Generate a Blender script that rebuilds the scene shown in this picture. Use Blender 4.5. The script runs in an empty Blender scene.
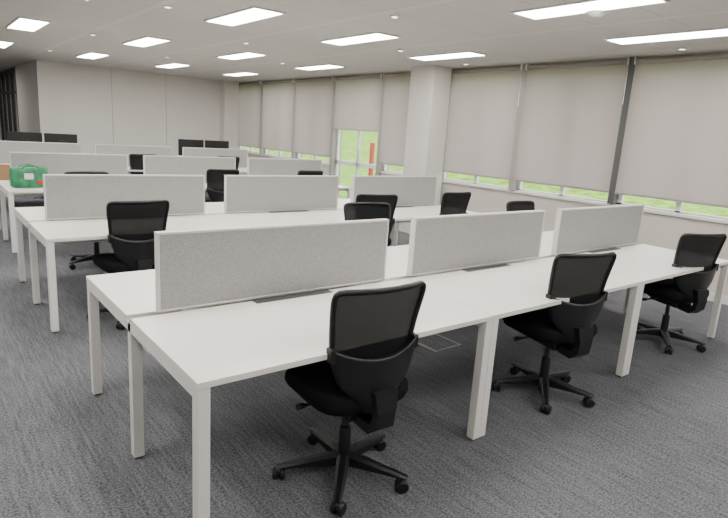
import bpy, bmesh, math, random
from mathutils import Matrix, Vector
random.seed(4)
C=bpy.context; S=C.scene
# ------------------------------------------------------------------ camera
CAM=Vector((-.7145,-1.7765,1.6288))
M=[[0.78555,-0.61561,0.06277],[-0.08686,-0.21014,-0.97381],[0.61268,0.75952,-0.21854]]
cd=bpy.data.cameras.new('camera'); cam=bpy.data.objects.new('camera',cd); C.collection.objects.link(cam)
cd.sensor_width=36; cd.lens=563.03/728*36; cd.clip_start=.05; cd.clip_end=300
r=Vector(M[0]).normalized(); b=-Vector(M[2]).normalized(); u=b.cross(r)
m=Matrix((( r.x,u.x,b.x,CAM.x),(r.y,u.y,b.y,CAM.y),(r.z,u.z,b.z,CAM.z),(0,0,0,1)))
cam.matrix_world=m; S.camera=cam
# ------------------------------------------------------------------ room numbers
K=1.65
XW=CAM.x+4.2675*K; HC=CAM.z+.667*K; YB=CAM.y+8.849*K; SILL=CAM.z-.418*K
PW=.9527*K; Y0=CAM.y+(.4614+1.7765)*K; XL=CAM.x+1.38*K
D=1.634; W=1.6274; HT=.73
# ------------------------------------------------------------------ materials
def mat(name,col,rough=.5,metal=0,noise=None,bump=None,spec=.5):
    mt=bpy.data.materials.new(name); mt.use_nodes=True; nt=mt.node_tree; p=nt.nodes['Principled BSDF']
    p.inputs['Base Color'].default_value=(*col,1); p.inputs['Roughness'].default_value=rough; p.inputs['Metallic'].default_value=metal
    p.inputs['Specular IOR Level'].default_value=spec
    if noise:
        sc,amt=noise
        tc=nt.nodes.new('ShaderNodeTexCoord'); n=nt.nodes.new('ShaderNodeTexNoise'); n.inputs['Scale'].default_value=sc; n.inputs['Detail'].default_value=4
        cr=nt.nodes.new('ShaderNodeValToRGB'); cr.color_ramp.elements[0].position=.3; cr.color_ramp.elements[1].position=.7
        cr.color_ramp.elements[0].color=(*[c*(1-amt) for c in col],1); cr.color_ramp.elements[1].color=(*[min(1,c*(1+amt)) for c in col],1)
        nt.links.new(tc.outputs['Object'],n.inputs['Vector']); nt.links.new(n.outputs['Fac'],cr.inputs['Fac']); nt.links.new(cr.outputs['Color'],p.inputs['Base Color'])
        if bump:
            bp=nt.nodes.new('ShaderNodeBump'); bp.inputs['Strength'].default_value=bump; bp.inputs['Distance'].default_value=.002
            nt.links.new(n.outputs['Fac'],bp.inputs['Height']); nt.links.new(bp.outputs['Normal'],p.inputs['Normal'])
    return mt
m_desk=mat('desk_white_laminate',(.83,.795,.735),.30,noise=(3,.01))
m_leg=mat('white_powder_coat',(.80,.785,.75),.35)
m_fab=mat('grey_fabric',(.37,.366,.362),.95,noise=(230,.25),bump=.3,spec=.1)
m_trim=mat('screen_trim',(.66,.65,.63),.45)
m_blk=mat('black_plastic',(.006,.006,.007),.42)
m_cush=mat('black_upholstery',(.008,.008,.009),.9,noise=(300,.4),bump=.4,spec=.15)
m_grey=mat('dark_grey_plastic',(.06,.06,.062),.5)
m_lid=mat('floor_box_rim',(.26,.26,.26),.5)
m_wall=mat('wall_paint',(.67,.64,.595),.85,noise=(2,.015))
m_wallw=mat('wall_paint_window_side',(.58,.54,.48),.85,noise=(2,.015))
m_white=mat('white_trim',(.72,.71,.69),.45)
m_mul=mat('grey_mullion',(.08,.08,.085),.5)
m_mul2=mat('light_mullion',(.30,.285,.27),.5)
m_dark=mat('black_frame',(.03,.03,.032),.4)
m_scr=mat('monitor_glass',(.01,.01,.012),.15)
m_steel=mat('brushed_metal',(.5,.5,.5),.3,1)
m_green=mat('bag_green',(.03,.22,.10),.6,noise=(9,.5))
m_redp=mat('red_paint',(.45,.03,.02),.5)
m_card=mat('cardboard',(.38,.24,.12),.8)
m_joint=mat('panel_joint',(.40,.39,.37),.8)
def emis(name,col,st):
    mt=bpy.data.materials.new(name); mt.use_nodes=True; nt=mt.node_tree; p=nt.nodes['Principled BSDF']
    p.inputs['Base Color'].default_value=(.9,.9,.9,1); p.inputs['Emission Color'].default_value=(*col,1); p.inputs['Emission Strength'].default_value=st; return mt
m_lamp=emis('led_panel_diffuser',(1,.965,.92),33)
m_spot=emis('downlight_lens',(1,.96,.9),5)
def blindmat():
    mt=bpy.data.materials.new('roller_blind_fabric'); mt.use_nodes=True; nt=mt.node_tree; N=nt.nodes; p=N['Principled BSDF']
    p.inputs['Base Color'].default_value=(.385,.35,.325,1); p.inputs['Roughness'].default_value=.9; p.inputs['Specular IOR Level'].default_value=.1
    t=N.new('ShaderNodeBsdfTranslucent'); t.inputs[0].default_value=(.52,.43,.44,1)
    mx=N.new('ShaderNodeMixShader'); mx.inputs[0].default_value=.24
    nt.links.new(p.outputs[0],mx.inputs[1]); nt.links.new(t.outputs[0],mx.inputs[2]); nt.links.new(mx.outputs[0],N['Material Output'].inputs[0])
    tc=N.new('ShaderNodeTexCoord'); n=N.new('ShaderNodeTexNoise'); n.inputs['Scale'].default_value=180; nt.links.new(tc.outputs['Object'],n.inputs['Vector'])
    bp=N.new('ShaderNodeBump'); bp.inputs['Strength'].default_value=.15; nt.links.new(n.outputs['Fac'],bp.inputs['Height']); nt.links.new(bp.outputs[0],p.inputs['Normal'])
    return mt
m_blind=blindmat()
def transmat(name,col,fac,gloss=False):
    mt=bpy.data.materials.new(name); mt.use_nodes=True; nt=mt.node_tree; N=nt.nodes; p=N['Principled BSDF']
    p.inputs['Base Color'].default_value=(*col,1); p.inputs['Roughness'].default_value=.05 if gloss else .8
    if not gloss: p.inputs['Specular IOR Level'].default_value=.15
    t=N.new('ShaderNodeBsdfTransparent'); mx=N.new('ShaderNodeMixShader'); mx.inputs[0].default_value=fac
    nt.links.new(p.outputs[0],mx.inputs[1]); nt.links.new(t.outputs[0],mx.inputs[2]); nt.links.new(mx.outputs[0],N['Material Output'].inputs[0]); return mt
m_glass=transmat('window_glass',(.3,.33,.33),.92,True)
m_pglass=transmat('partition_glass',(.30,.32,.32),.8,True)
m_mesh=transmat('chair_mesh_fabric',(.008,.008,.009),.022)
def carpet():
    mt=bpy.data.materials.new('grey_loop_carpet'); mt.use_nodes=True; nt=mt.node_tree; N=nt.nodes; L=nt.links; p=N['Principled BSDF']
    p.inputs['Roughness'].default_value=.95; p.inputs['Specular IOR Level'].default_value=.1
    tc=N.new('ShaderNodeTexCoord')
    mp=N.new('ShaderNodeMapping'); mp.inputs['Scale'].default_value=(60,4,1); L.new(tc.outputs['Object'],mp.inputs[0])
    n1=N.new('ShaderNodeTexNoise'); n1.inputs['Scale'].default_value=1; n1.inputs['Detail'].default_value=2; L.new(mp.outputs[0],n1.inputs['Vector'])
    n2=N.new('ShaderNodeTexNoise'); n2.inputs['Scale'].default_value=95; n2.inputs['Detail'].default_value=2; L.new(tc.outputs['Object'],n2.inputs['Vector'])
    n3=N.new('ShaderNodeTexNoise'); n3.inputs['Scale'].default_value=.8; L.new(tc.outputs['Object'],n3.inputs['Vector'])
    a=N.new('ShaderNodeMath'); a.operation='MULTIPLY_ADD'; a.inputs[1].default_value=.42; L.new(n1.outputs['Fac'],a.inputs[0]); L.new(n2.outputs['Fac'],a.inputs[2])
    a2=N.new('ShaderNodeMath'); a2.operation='MULTIPLY_ADD'; a2.inputs[1].default_value=.2; L.new(n3.outputs['Fac'],a2.inputs[0]); L.new(a.outputs[0],a2.inputs[2])
    cr=N.new('ShaderNodeValToRGB'); e=cr.color_ramp.elements
    mr=N.new('ShaderNodeMapRange'); mr.inputs['From Min'].default_value=.53; mr.inputs['From Max'].default_value=1.06; L.new(a2.outputs[0],mr.inputs[0])
    e[0].position=0; e[0].color=(.036,.037,.042,1); e[1].position=1; e[1].color=(.205,.208,.222,1); L.new(mr.outputs[0],cr.inputs[0]); L.new(cr.outputs[0],p.inputs['Base Color'])
    bp=N.new('ShaderNodeBump'); bp.inputs['Strength'].default_value=.5; bp.inputs['Distance'].default_value=.004; L.new(a.outputs[0],bp.inputs['Height']); L.new(bp.outputs[0],p.inputs['Normal'])
    return mt
m_carpet=carpet()
TP=1.57*K/1.7
def ceilmat():
    mt=bpy.data.materials.new('metal_ceiling_tiles'); mt.use_nodes=True; nt=mt.node_tree; N=nt.nodes; L=nt.links; p=N['Principled BSDF']
    p.inputs['Roughness'].default_value=.6
    g=N.new('ShaderNodeNewGeometry'); sx=N.new('ShaderNodeSeparateXYZ'); L.new(g.outputs['Position'],sx.inputs[0])
    def line(sock,off,per,w):
        a=N.new('ShaderNodeMath'); a.operation='SUBTRACT'; a.inputs[1].default_value=off-50*per; L.new(sock,a.inputs[0])
        b_=N.new('ShaderNodeMath'); b_.operation='MODULO'; b_.inputs[1].default_value=per; L.new(a.outputs[0],b_.inputs[0])
        c=N.new('ShaderNodeMath'); c.operation='LESS_THAN'; c.inputs[1].default_value=w; L.new(b_.outputs[0],c.inputs[0]); return c.outputs[0]
    l1=line(sx.outputs['X'],LX[0]+TP/2-.05,TP,.10); l2=line(sx.outputs['Y'],LY[0]+.31,TP/2.5,.012); l3=line(sx.outputs['X'],LX[0]+TP/2-.056,TP,.112)
    base=N.new('ShaderNodeMixRGB'); base.inputs[1].default_value=(.59,.575,.55,1); base.inputs[2].default_value=(.42,.41,.40,1); L.new(l2,base.inputs[0])
    b3=N.new('ShaderNodeMixRGB'); b3.inputs[2].default_value=(.42,.41,.40,1); L.new(l3,b3.inputs[0]); L.new(base.outputs[0],b3.inputs[1])
    b4=N.new('ShaderNodeMixRGB'); b4.inputs[2].default_value=(.65,.635,.61,1); L.new(l1,b4.inputs[0]); L.new(b3.outputs[0],b4.inputs[1])
    L.new(b4.outputs[0],p.inputs['Base Color']); return mt
kk=K/1.7
LX=[CAM.x+v*kk for v in (-.25,1.35,2.90,4.46,6.03)]
LY=[CAM.y+v*kk for v in (-.3,2.85,5.93,9.17,12.4)]
m_ceil=ceilmat()
m_grass=mat('grass',(.17,.31,.04),.95,noise=(3,.45),spec=.05)
# ------------------------------------------------------------------ mesh helpers
class MB:
    def __init__(s): s.bm=bmesh.new(); s.mats=[]
    def mi(s,mt):
        if mt not in s.mats: s.mats.append(mt)
        return s.mats.index(mt)
    def box(s,x0,x1,y0,y1,z0,z1,mt,bev=0):
        r=bmesh.ops.create_cube(s.bm,size=1); vs=r['verts']
        for v in vs: v.co=Vector(((x0+x1)/2+v.co.x*(x1-x0),(y0+y1)/2+v.co.y*(y1-y0),(z0+z1)/2+v.co.z*(z1-z0)))
        i=s.mi(mt); fs=set(f for v in vs for f in v.link_faces)
        for f in fs: f.material_index=i
        if bev:
            es=list(set(e for v in vs for e in v.link_edges)); rr=bmesh.ops.bevel(s.bm,geom=es,offset=bev,segments=2,affect='EDGES',profile=.5)
            for f in rr['faces']: f.material_index=i
        return vs
    def tube(s,pts,rad,mt,n=10,closed=False,caps=True):
        pts=[Vector(p) for p in pts]; N=len(pts); rr=rad if isinstance(rad,(list,tuple)) else [rad]*N; rings=[]; i=s.mi(mt); prev=None
        for k in range(N):
            if closed: t=pts[(k+1)%N]-pts[k-1]
            else: t=pts[min(k+1,N-1)]-pts[max(k-1,0)]
            t.normalize()
            if prev is None:
                a=Vector((0,0,1)) if abs(t.z)<.9 else Vector((1,0,0)); nrm=t.cross(a).normalized()
            else: nrm=(prev-t*prev.dot(t)).normalized()
            prev=nrm; bn=t.cross(nrm)
            rings.append([s.bm.verts.new(pts[k]+(nrm*math.cos(2*math.pi*j/n)+bn*math.sin(2*math.pi*j/n))*rr[k]) for j in range(n)])
        for k in range(N if closed else N-1):
            A=rings[k];B=rings[(k+1)%N]
            for j in range(n):
                f=s.bm.faces.new((A[j],A[(j+1)%n],B[(j+1)%n],B[j])); f.material_index=i; f.smooth=True
        if not closed and caps:
            f=s.bm.faces.new(rings[0][::-1]); f.material_index=i; f=s.bm.faces.new(rings[-1]); f.material_index=i
    def loft(s,rings,mt,smooth=True):
        i=s.mi(mt); R=[[s.bm.verts.new(p) for p in rg] for rg in rings]; n=len(R[0])
        for a,b_ in zip(R,R[1:]):
            for j in range(n):
                f=s.bm.faces.new((a[j],a[(j+1)%n],b_[(j+1)%n],b_[j])); f.material_index=i; f.smooth=smooth
        f=s.bm.faces.new(R[0][::-1]); f.material_index=i; f=s.bm.faces.new(R[-1]); f.material_index=i
    def grid(s,fn,nu,nv,mt):
        i=s.mi(mt); V=[[s.bm.verts.new(fn(a/nu,b_/nv)) for b_ in range(nv+1)] for a in range(nu+1)]
        for a in range(nu):
            for b_ in range(nv):
                f=s.bm.faces.new((V[a][b_],V[a+1][b_],V[a+1][b_+1],V[a][b_+1])); f.material_index=i; f.smooth=True
    def mesh(s,name):
        bmesh.ops.recalc_face_normals(s.bm,faces=s.bm.faces)
        me=bpy.data.meshes.new(name); s.bm.to_mesh(me); s.bm.free()
        for mt in s.mats: me.materials.append(mt)
        return me
def obj(name,me,loc=(0,0,0),parent=None,rz=0):
    o=bpy.data.objects.new(name,me); C.collection.objects.link(o); o.location=loc; o.rotation_euler=(0,0,rz)
    if parent: o.parent=parent
    return o
def simple(name,boxes,bev=0):
    mb=MB()
    for bx in boxes: mb.box(*bx[:6],bx[6],bev)
    return obj(name,mb.mesh(name))
# ------------------------------------------------------------------ room shell
XR0=-5.0; YF=-5.0; YE=20.0
simple('floor',[(XR0,XW+.2,YF,YE,-.1,0,m_carpet)])
simple('ceiling',[(XR0,XW+.2,YF,YE,HC,HC+.1,m_ceil)])
simple('wall_left',[(XR0-.1,XR0,YF,YE,0,HC,m_wall)])
simple('wall_front',[(XR0,XW+.2,YF-.1,YF,0,HC,m_wall)])
simple('wall_far',[(XR0,XW,YE,YE+.1,0,HC,m_wall)])
mb=MB(); mb.box(XL,XW,YB+.012,YB+.12,0,HC,m_joint)
xs=[XL+(XW-.5-XL)*t for t in (0,.36,.66,1.0)]
for a,b_ in zip(xs,xs[1:]): mb.box(a+(.006 if a>XL else 0),b_-.006,YB,YB+.02,0,HC,m_wall)
mb.box(xs[-1]-.006,XW,YB,YB+.02,0,HC,m_wall)
obj('wall_back',mb.mesh('wall_back'))
simple('baseboard_back',[(XL,XW-.52,YB-.015,YB,0,.1,m_white)])
YG=CAM.y+18.3*kk
simple('wall_corridor',[(XL,XL+.1,YB+.12,YG,0,HC,m_wall)])
mb=MB()
mb.box(XL,XL+.06,YG,YE,HC-.12,HC,m_dark); mb.box(XL,XL+.06,YG,YE,0,.1,m_dark)
yy=YG
while yy<YE:
    mb.box(XL-.01,XL+.07,yy,yy+.07,.1,HC-.12,m_dark); yy+=.95
mb.box(XL+.02,XL+.035,YG,YE,.1,HC-.12,m_pglass)
mb.box(XL,XL+.06,YG,YE,2.08,2.13,m_dark)
obj('window_partition',mb.mesh('window_partition'))
# window wall
bounds=[Y0+i*PW for i in range(-4,8)]
bounds=[y for y in bounds if y<YB-.05]
iDoor=bounds.index(min(bounds,key=lambda y:abs(y-(Y0+3*PW))))
dy0,dy1=bounds[iDoor],bounds[iDoor+1]
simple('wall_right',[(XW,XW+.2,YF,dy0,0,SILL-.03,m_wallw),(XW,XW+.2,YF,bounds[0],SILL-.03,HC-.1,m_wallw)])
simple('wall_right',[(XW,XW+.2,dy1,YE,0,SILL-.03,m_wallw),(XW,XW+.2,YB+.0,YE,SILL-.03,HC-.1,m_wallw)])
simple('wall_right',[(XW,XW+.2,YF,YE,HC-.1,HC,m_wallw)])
simple('trim_sill',[(XW-.03,XW+.04,YF+.02,dy0,SILL-.045,SILL-.005,m_white),(XW-.03,XW+.04,dy1,YB-.31,SILL-.045,SILL-.005,m_white)],.005)
simple('baseboard_right',[(XW-.018,XW,YF,dy0-.05,0,.1,m_white),(XW-.018,XW,dy1+.05,YB-.31,0,.1,m_white)])
ends=bounds+[YB]
for i,(a,b_) in enumerate(zip(ends,ends[1:])):
    mb=MB(); z0=SILL-.028; door=(i==iDoor)
    if door: z0=.02
    x0,x1=XW+.03,XW+.09
    dark=abs(a-Y0)<.1
    mm=m_white; HT2=HC-.102
    mb.box(x0,x1,a+.04,b_-.04,z0,z0+.045,mm); mb.box(x0,x1,a+.04,b_-.04,HC-.15,HT2,mm)
    mb.box(x0,x1,a+.04,a+.09,z0,HT2,mm); mb.box(x0,x1,b_-.09,b_-.04,z0,HT2,mm)
    mid=(a+b_)/2
    mb.box(x0,x1,mid-.03,mid+.03,z0,HT2,mm)
    if door:
        mb.box(x0,x1,a+.04,b_-.04,.95,1.03,mm); mb.box(x0,x1,a+.04,b_-.04,.02,.22,mm)
        mb.box(x0-.05,x0,mid-.09,mid-.07,.9,1.3,m_steel)
    mb.box(XW+.06,XW+.068,a+.05,b_-.05,z0+.02,HC-.12,m_glass)
    obj(('door_' if door else 'window_')+str(i+1),mb.mesh('window'))
    zlo=(0 if i in(iDoor,iDoor+1) else SILL-.004)
    simple('trim_mullion_%d'%(i+1),[(XW-.078,XW+.16,a-.04,a+.04,zlo,HC,m_mul if dark else m_mul2)])
    zb=1.095 if not door else CAM.z+.03*K
    e=.042
    mb=MB()
    def f(u_,v_): return (XW-.075+.003*math.sin(6*v_+i)*math.sin(math.pi*u_), a+e+(b_-a-2*e)*v_, zb+(HC-.08-zb)*u_)
    mb.grid(f,16,16,m_blind)
    mb.box(XW-.085,XW-.065,a+e,b_-e,zb-.022,zb+.004,m_mul2)
    mb.tube([(XW-.07,a+e,HC-.05),(XW-.07,b_-e,HC-.05)],.032,m_blind,14)
    mb.box(XW-.11,XW-.03,a+e-.002,a+e+.01,HC-.09,HC,m_white); mb.box(XW-.11,XW-.03,b_-e-.01,b_-e+.002,HC-.09,HC,m_white)
    obj('roller_blind',mb.mesh('roller_blind'))
cx,cy=CAM.x+7.0*kk,CAM.y+7.12*kk
simple('column',[(cx-.27,min(cx+.27,XW-.12),cy-.27,cy+.27,0,HC,m_wall)],.006)
simple('column',[(XW-.52,XW-.12,YB-.3,YB,0,HC,m_wall)])
# ceiling lights
mb=MB(); w,l=.155,.57
mb.box(-w,w,-l,l,-.012,-.001,m_lamp)
for bx in [(-w-.02,-w,-l-.02,l+.02),(w,w+.02,-l-.02,l+.02),(-w,w,-l-.02,-l),(-w,w,l,l+.02)]: mb.box(*bx,-.018,0,m_white)
lm=mb.mesh('ceiling_light')
for x in LX:
    for y in LY: obj('ceiling_light',lm,(x,y,HC))
obj('ceiling_light',lm,(-2.0,LY[1],HC)); obj('ceiling_light',lm,(-2.0,LY[2],HC)); obj('ceiling_light',lm,(-2.0,LY[3],HC)); obj('ceiling_light',lm,(0,16,HC)); obj('ceiling_light',lm,(3.4,17.5,HC))  # last one: unseen panel added to light the room behind the partition glass
mb=MB(); mb.tube([(0,0,0),(0,0,-.006),(0,0,-.0061),(0,0,-.012)],[.05,.05,.035,.033],m_white,20); mb.tube([(0,0,-.0121),(0,0,-.013)],.03,m_spot,16)
dm=mb.mesh('downlight')
for x,y in [(1.4,4.2),(1.4,7.2),(3.0,2.6),(3.0,5.7),(4.5,4.2),(4.5,7.3),(3.0,8.8),(1.4,10.3),(5.9,1.2),(5.9,4.3)]: obj('recessed_spotlight',dm,(x,y,HC))
mb=MB(); mb.tube([(0,0,0),(0,0,-.012),(0,0,-.0121),(0,0,-.035),(0,0,-.0351),(0,0,-.05)],[.11,.10,.07,.06,.045,.035],m_trim,28)
obj('smoke_detector',mb.mesh('smoke_detector'),(3.83,1.0,HC))
# ------------------------------------------------------------------ outside
mb=MB()
def gr(u_,v_):
    x=XW+.25+u_*45; return (x,-30+v_*100,-.25+ (max(0,(x-XW-8))*.16)+.15*math.sin(v_*40+u_*9))
mb.grid(gr,30,60,m_grass); obj('lawn',mb.mesh('lawn'))
mb=MB(); mb.box(-.05,.05,-.05,.05,.2,1.4,m_redp,.02); mb.box(-.03,.03,-.03,.03,-.35,.2,m_dark); obj('red_post',mb.mesh('red_post'),(8.59,9.71,.0))
# ------------------------------------------------------------------ bench desks
def bench():
    mb=MB(); g=.028; yc=D/2; t=.026
    for i in range(3):
        x0=i*W+.002; x1=(i+1)*W-.002
        for (a,b_) in ((0,yc-g),(yc+g,D)):
            mb.box(x0,x1,a,b_,HT-t,HT,m_desk,.002)
        xc=i*W+.86
        mb.box(xc-.24,xc+.24,yc-g-.055,yc-g+.004,HT-.002,HT+.0035,m_grey,.0015)
        mb.box(xc-.24,xc+.24,yc+g-.004,yc+g+.055,HT-.002,HT+.0035,m_grey,.0015)
        mb.box(x0+.06,x1-.06,yc-.10,yc+.10,HT-.16,HT-.15,m_leg); mb.box(x0+.06,x1-.06,yc-.10,yc-.09,HT-.15,HT-t,m_leg); mb.box(x0+.06,x1-.06,yc+.09,yc+.10,HT-.15,HT-t,m_leg)
        for yb in (.10,D-.14): mb.box(x0+.05,x1-.05,yb,yb+.04,HT-t-.04,HT-t,m_leg)
    s=.05
    for i in range(4):
        xl=[i*W+ (0.003 if i==0 else -s-.003 if i==3 else None)] if i in(0,3) else [i*W-s-.001,i*W+.001]
        for x in xl:
            for y in ((.004,) + ((yc-s/2,) if i in (0,3) else ()) +(D-s-.004,)):
                mb.box(x,x+s,y,y+s,.012,HT-t,m_leg,.003)
                mb.box(x+.01,x+s-.01,y+.01,y+s-.01,0,.012,m_grey)
            mb.box(x,x+s,s,D-s,HT-t-.045,HT-t,m_leg)
    return mb.mesh('bench_desk')
bm_=bench()
def screen():
    mb=MB(); L=1.406; h=.385; t=.019; e=.012
    mb.box(e,L-e,-t,t,.012,h-e,m_fab,.003)
    mb.box(0,e,-t-.002,t+.002,0,h,m_trim,.002); mb.box(L-e,L,-t-.002,t+.002,0,h,m_trim,.002)
    mb.box(e,L-e,-t-.002,t+.002,h-e,h,m_trim,.002); mb.box(e,L-e,-t-.002,t+.002,0,e,m_trim,.002)
    for x in (.15,L-.15): mb.box(x-.03,x+.03,-.012,.012,-.06,0,m_leg)
    return mb.mesh('desk_divider_screen')
sm=screen()
rows=[(0,0),(-.011,2.786),(.09,5.713),(.12,8.6)]
for x,y in rows:
    obj('bench_desk',bm_,(x,y,0))
    for i in range(3): obj('desk_divider_screen',sm,(x+.133+i*W,y+D/2,HT+.006))
# ------------------------------------------------------------------ chair
def sup(a,b_,n,cx=0,cy=0,p=4,z=0,dz=None):
    out=[]
    for j in range(n):
        t=2*math.pi*j/n; c,s_=math.cos(t),math.sin(t)
        x=a*math.copysign(abs(c)**(2/p),c); y=b_*math.copysign(abs(s_)**(2/p),s_)
        out.append((cx+x,cy+y,z+(dz(x,y) if dz else 0)))
    return out
def interp(tab,z):
    for (z0,v0),(z1,v1) in zip(tab,tab[1:]):
        if z<=z1:
            t=(z-z0)/(z1-z0); t=max(0,min(1,t)); return v0+(v1-v0)*t
    return tab[-1][1]
def yback(z,s_):
    return -.225-.10*max(0,(z-.55))**1.3 +.02*math.sin(math.pi*max(0,min(1,(z-.5)/.5))) +.045*s_*s_ 
HWT=[(.60,.165),(.66,.192),(.72,.205),(.85,.220),(.94,.230),(.97,.231),(.988,.226),(.997,.212),(1.0,.20)]
def chair_parts():
    P={}
    mb=MB()
    mb.tube([(0,0,.055),(0,0,.06),(0,0,.105),(0,0,.12)],[.03,.042,.042,.034],m_blk,18)
    for k in range(5):
        a=2*math.pi*k/5+.30; d=Vector((math.cos(a),math.sin(a),0))
        n=Vector((-d.y,d.x,0)); rg=[]
        for rr,w_,zt,zb in ((.02,.032,.122,.065),(.10,.030,.116,.068),(.20,.025,.10,.068),(.29,.020,.086,.066),(.325,.016,.08,.066)):
            c=d*rr; rg.append([tuple(c-n*w_+Vector((0,0,zb))),tuple(c+n*w_+Vector((0,0,zb))),tuple(c+n*w_+Vector((0,0,zt-.01))),tuple(c+n*w_*.5+Vector((0,0,zt))),tuple(c-n*w_*.5+Vector((0,0,zt))),tuple(c-n*w_+Vector((0,0,zt-.01)))])
        mb.loft(rg,m_blk,False)
    P['base_star']=mb.mesh('base_star')
    mb=MB()
    for k in range(5):
        a=2*math.pi*k/5+.30; d=Vector((math.cos(a),math.sin(a),0)); sw=a+.9*((k%3)-1)+.5; ax=Vector((-math.sin(sw),math.cos(sw),0)); fw=Vector((math.cos(sw),math.sin(sw),0))
        c=d*.312; mb.tube([c+Vector((0,0,.045)),c+Vector((0,0,.075))],.008,m_steel,8)
        w_=c-fw*.012+Vector((0,0,.03))
        for sg in (-1,1):
            mb.tube([w_+ax*sg*.007,w_+ax*sg*.009,w_+ax*sg*.026,w_+ax*sg*.030],[.025,.030,.030,.022],m_blk,16)
        mb.tube([w_-ax*.02+Vector((0,0,.008)),w_+ax*.02+Vector((0,0,.008))],.024,m_blk,12)
    P['casters']=mb.mesh('casters')
    mb=MB()
    mb.tube([(0,0,.10),(0,0,.11),(0,0,.25),(0,0,.255)],[.03,.03,.028,.026],m_blk,18)
    mb.tube([(0,0,.25),(0,0,.39)],.016,m_grey,14)
    P['gas_lift']=mb.mesh('gas_lift')
    mb=MB()
    mb.box(-.09,.09,-.15,.13,.36,.425,m_blk,.015); mb.box(-.16,.16,.05,.09,.405,.43,m_blk,.006); mb.box(-.16,.16,-.11,-.07,.405,.43,m_blk,.006)
    mb.tube([(.07,.02,.39),(.17,.03,.385),(.25,.04,.40)],[.006,.006,.006],m_blk,8); mb.box(.235,.285,.025,.055,.392,.408,m_blk,.005)
    mb.tube([(-.07,.05,.39),(-.20,.05,.385)],.006,m_blk,8); mb.tube([(-.20,.05,.385),(-.24,.05,.385)],.013,m_blk,10)
    rg=[]
    for (y,z,w_,t) in ((-.06,.385,.05,.02),(-.16,.375,.05,.022),(-.245,.372,.048,.024),(-.285,.41,.046,.024),(-.292,.47,.048,.02),(-.285,.56,.06,.016)):
        if z<.4: rg.append([(-w_,y,z-t),(w_,y,z-t),(w_,y,z+t),(-w_,y,z+t)])
        elif z<.45: rg.append([(-w_,y-t*.7,z-t*.7),(w_,y-t*.7,z-t*.7),(w_,y+t*.7,z+t*.7),(-w_,y+t*.7,z+t*.7)])
        else: rg.append([(-w_,y-t,z),(w_,y-t,z),(w_,y+t,z),(-w_,y+t,z)])
    mb.loft(rg,m_blk,False)
    P['seat_mechanism']=mb.mesh('seat_mechanism')
    mb=MB()
    dz=lambda x,y:-.028*max(0,(y-.08)/.15)**2+.008*(abs(x)/.24)**2
    prof=[(.425,.205,.20),(.43,.225,.22),(.445,.24,.235),(.47,.250,.245),(.50,.248,.243),(.52,.235,.228),(.530,.195,.19),(.533,.12,.11),(.533,.02,.02)]
    mb.loft([sup(a,b_,40,0,.02,4.2,z,dz) for z,a,b_ in prof],m_cush)
    P['seat_cushion']=mb.mesh('seat_cushion')
    mb=MB()
    def f(u_,v_):
        z=.60+(1.0-.60)*u_; s_=(v_-.5)*2; return (interp(HWT,z)*s_,yback(z,s_),z)
    mb.grid(f,20,12,m_mesh); P['backrest_mesh']=mb.mesh('backrest_mesh')
    mb=MB(); pts=[]
    zs=[.60,.63,.66,.70,.76,.82,.88,.93,.96,.975,.988,.997]
    for z in zs: pts.append((interp(HWT,z),yback(z,1),z))
    for s_ in (.85,.6,.2,-.2,-.6,-.85): pts.append((interp(HWT,.992)*s_,yback(.992,s_),1.001))
    for z in zs[::-1]: pts.append((-interp(HWT,z),yback(z,-1),z))
    for s_ in (-.5,0,.5): pts.append((interp(HWT,.60)*s_,yback(.60,s_),.597))
    mb.tube(pts,.013,m_blk,10,closed=True)
    P['backrest_frame']=mb.mesh('backrest_frame')
    mb=MB()
    YT=[(.44,.062),(.48,.085),(.52,.125),(.56,.165),(.60,.192),(.66,.208),(.70,.216),(.75,.222)]
    def yk(side):
        def g(u_,v_):
            s_=(v_-.5)*2; top=.752-.05*(1-abs(s_)**2.4)
            z=.44+(top-.44)*u_; w_=interp(YT,z); return (w_*s_,yback(max(z,.5),s_)-.022-.018*(1-abs(s_))-side*.014,z)
        return g
    nu,nv=16,16; i_=mb.mi(m_blk); G=[]
    for sd in (0,1):
        fn=yk(sd); G.append([[mb.bm.verts.new(fn(a/nu,b_/nv)) for b_ in range(nv+1)] for a in range(nu+1)])
    for Q in G:
        for a in range(nu):
            for b_ in range(nv): 
                ff=mb.bm.faces.new((Q[a][b_],Q[a+1][b_],Q[a+1][b_+1],Q[a][b_+1])); ff.smooth=True
    def bridge(l0,l1):
        for k in range(len(l0)-1): mb.bm.faces.new((l0[k],l0[k+1],l1[k+1],l1[k]))
    bridge(G[0][0],G[1][0]); bridge(G[0][-1],G[1][-1]); bridge([q[0] for q in G[0]],[q[0] for q in G[1]]); bridge([q[-1] for q in G[0]],[q[-1] for q in G[1]])
    for sg in (-1,1): mb.box(sg*.215-.016,sg*.215+.016,yback(.72,1)-.04,yback(.72,1)+.010,.69,.755,m_blk,.008)
    P['back_yoke']=mb.mesh('back_yoke')
    mb=MB()
    def lp(u_,v_):
        s_=(v_-.5)*2; z=.60+.10*u_; return (.16*s_,yback(z,s_)+.012,z)
    mb.grid(lp,4,10,m_blk); P['lumbar_pad']=mb.mesh('lumbar_pad')
    return P
CP=chair_parts()
def chair(x,y,rot):
    e=bpy.data.objects.new('office_chair',None); C.collection.objects.link(e); e.location=(x,y,0); e.rotation_euler=(0,0,math.radians(rot)); e.empty_display_size=.1
    for k,me in CP.items(): obj(k,me,parent=e)
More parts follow.
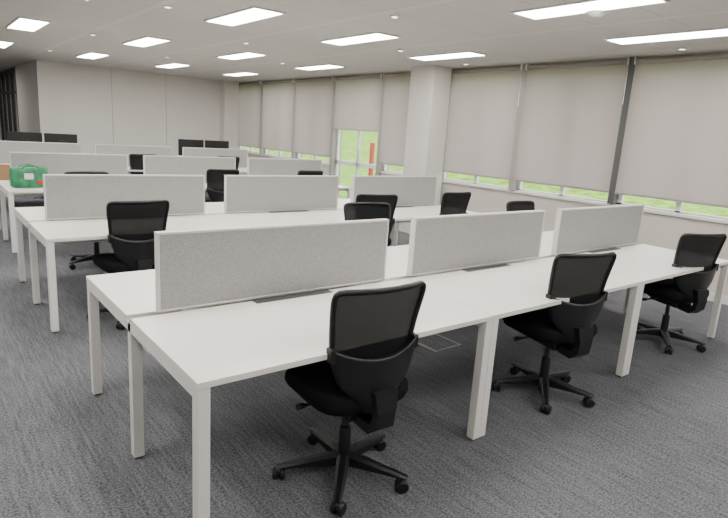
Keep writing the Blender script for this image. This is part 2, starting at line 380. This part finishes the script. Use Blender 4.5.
for c in [(.80,.16,-4),(2.47,.18,-15),(4.31,.22,-20),
          (.61,2.90,4),(3.12,2.96,-14),(4.33,3.0,0),(2.44,1.97,170),(4.40,1.72,180),
          (.80,4.85,185),(2.66,5.86,0),(4.05,5.8,5),(2.5,8.85,0),(4.1,8.8,0),(2.5,7.7,180),(.9,7.65,176)]:
    chair(*c)
# ------------------------------------------------------------------ small things
def monitor():
    mb=MB(); mb.box(-.27,.27,-.012,.014,.20,.53,m_blk,.006); mb.box(-.26,.26,.0141,.0155,.212,.52,m_scr)
    mb.box(-.05,.05,-.05,-.01,.30,.42,m_blk,.008); mb.box(-.025,.025,-.05,-.03,.02,.36,m_blk,.004)
    mb.loft([sup(.12,.09,24,0,-.03,3,0),sup(.12,.09,24,0,-.03,3,.008),sup(.10,.07,24,0,-.03,3,.014)],m_blk); return mb.mesh('computer_monitor')
mm_=monitor()
for x,y,rz in [(.85,9.85,0),(1.42,9.85,0),(3.85,9.85,0),(4.42,9.85,0)]: obj('computer_monitor',mm_,(x,y,HT+.004),rz=rz)
mb=MB(); rg=[]
for z,a,b_ in ((0,.19,.09),(.01,.20,.10),(.12,.205,.10),(.20,.20,.085),(.235,.195,.06)): rg.append(sup(a,b_,28,0,0,5,z,(lambda x,y,z=z:.012*math.sin(14*x) if z>.17 else 0)))
mb.loft(rg,m_green,True)
for sy in (-.06,.06): mb.tube([(-.09,sy,.21),(-.08,sy*1.2,.245),(-.03,sy*1.6,.26),(.03,sy*1.6,.26),(.08,sy*1.2,.245),(.09,sy,.21)],.009,m_green,8)
mb.box(-.08,.02,-.107,-.098,.10,.17,m_white,.01); mb.box(.05,.13,-.107,-.098,.04,.09,m_redp,.01)
obj('shopping_bag',mb.mesh('shopping_bag'),(.37,6.12,HT+.002),rz=.1)
mb=MB(); mb.box(-.17,.17,-.12,.12,0,.2,m_card,.003); mb.box(-.17,.17,-.01,.01,.2,.202,m_trim); obj('cardboard_box',mb.mesh('cardboard_box'),(.25,7.0,HT+.002))
def fbox():
    mb=MB(); mb.box(-.15,.15,-.15,.15,0,.006,m_lid,.002); mb.box(-.128,.128,-.128,.128,.006,.008,m_carpet); mb.box(-.04,.04,.09,.12,.008,.011,m_blk); return mb.mesh('floor_outlet_box')
fb=fbox()
for x,y in [(2.49,1.2),(2.3,4.0),(4.2,1.25)]: obj('floor_outlet_box',fb,(x,y,.001))
# ------------------------------------------------------------------ world light
w=bpy.data.worlds.new('sky'); S.world=w; w.use_nodes=True; nt=w.node_tree; bg=nt.nodes['Background']; bg.inputs[0].default_value=(.92,.95,1,1); bg.inputs[1].default_value=6.0
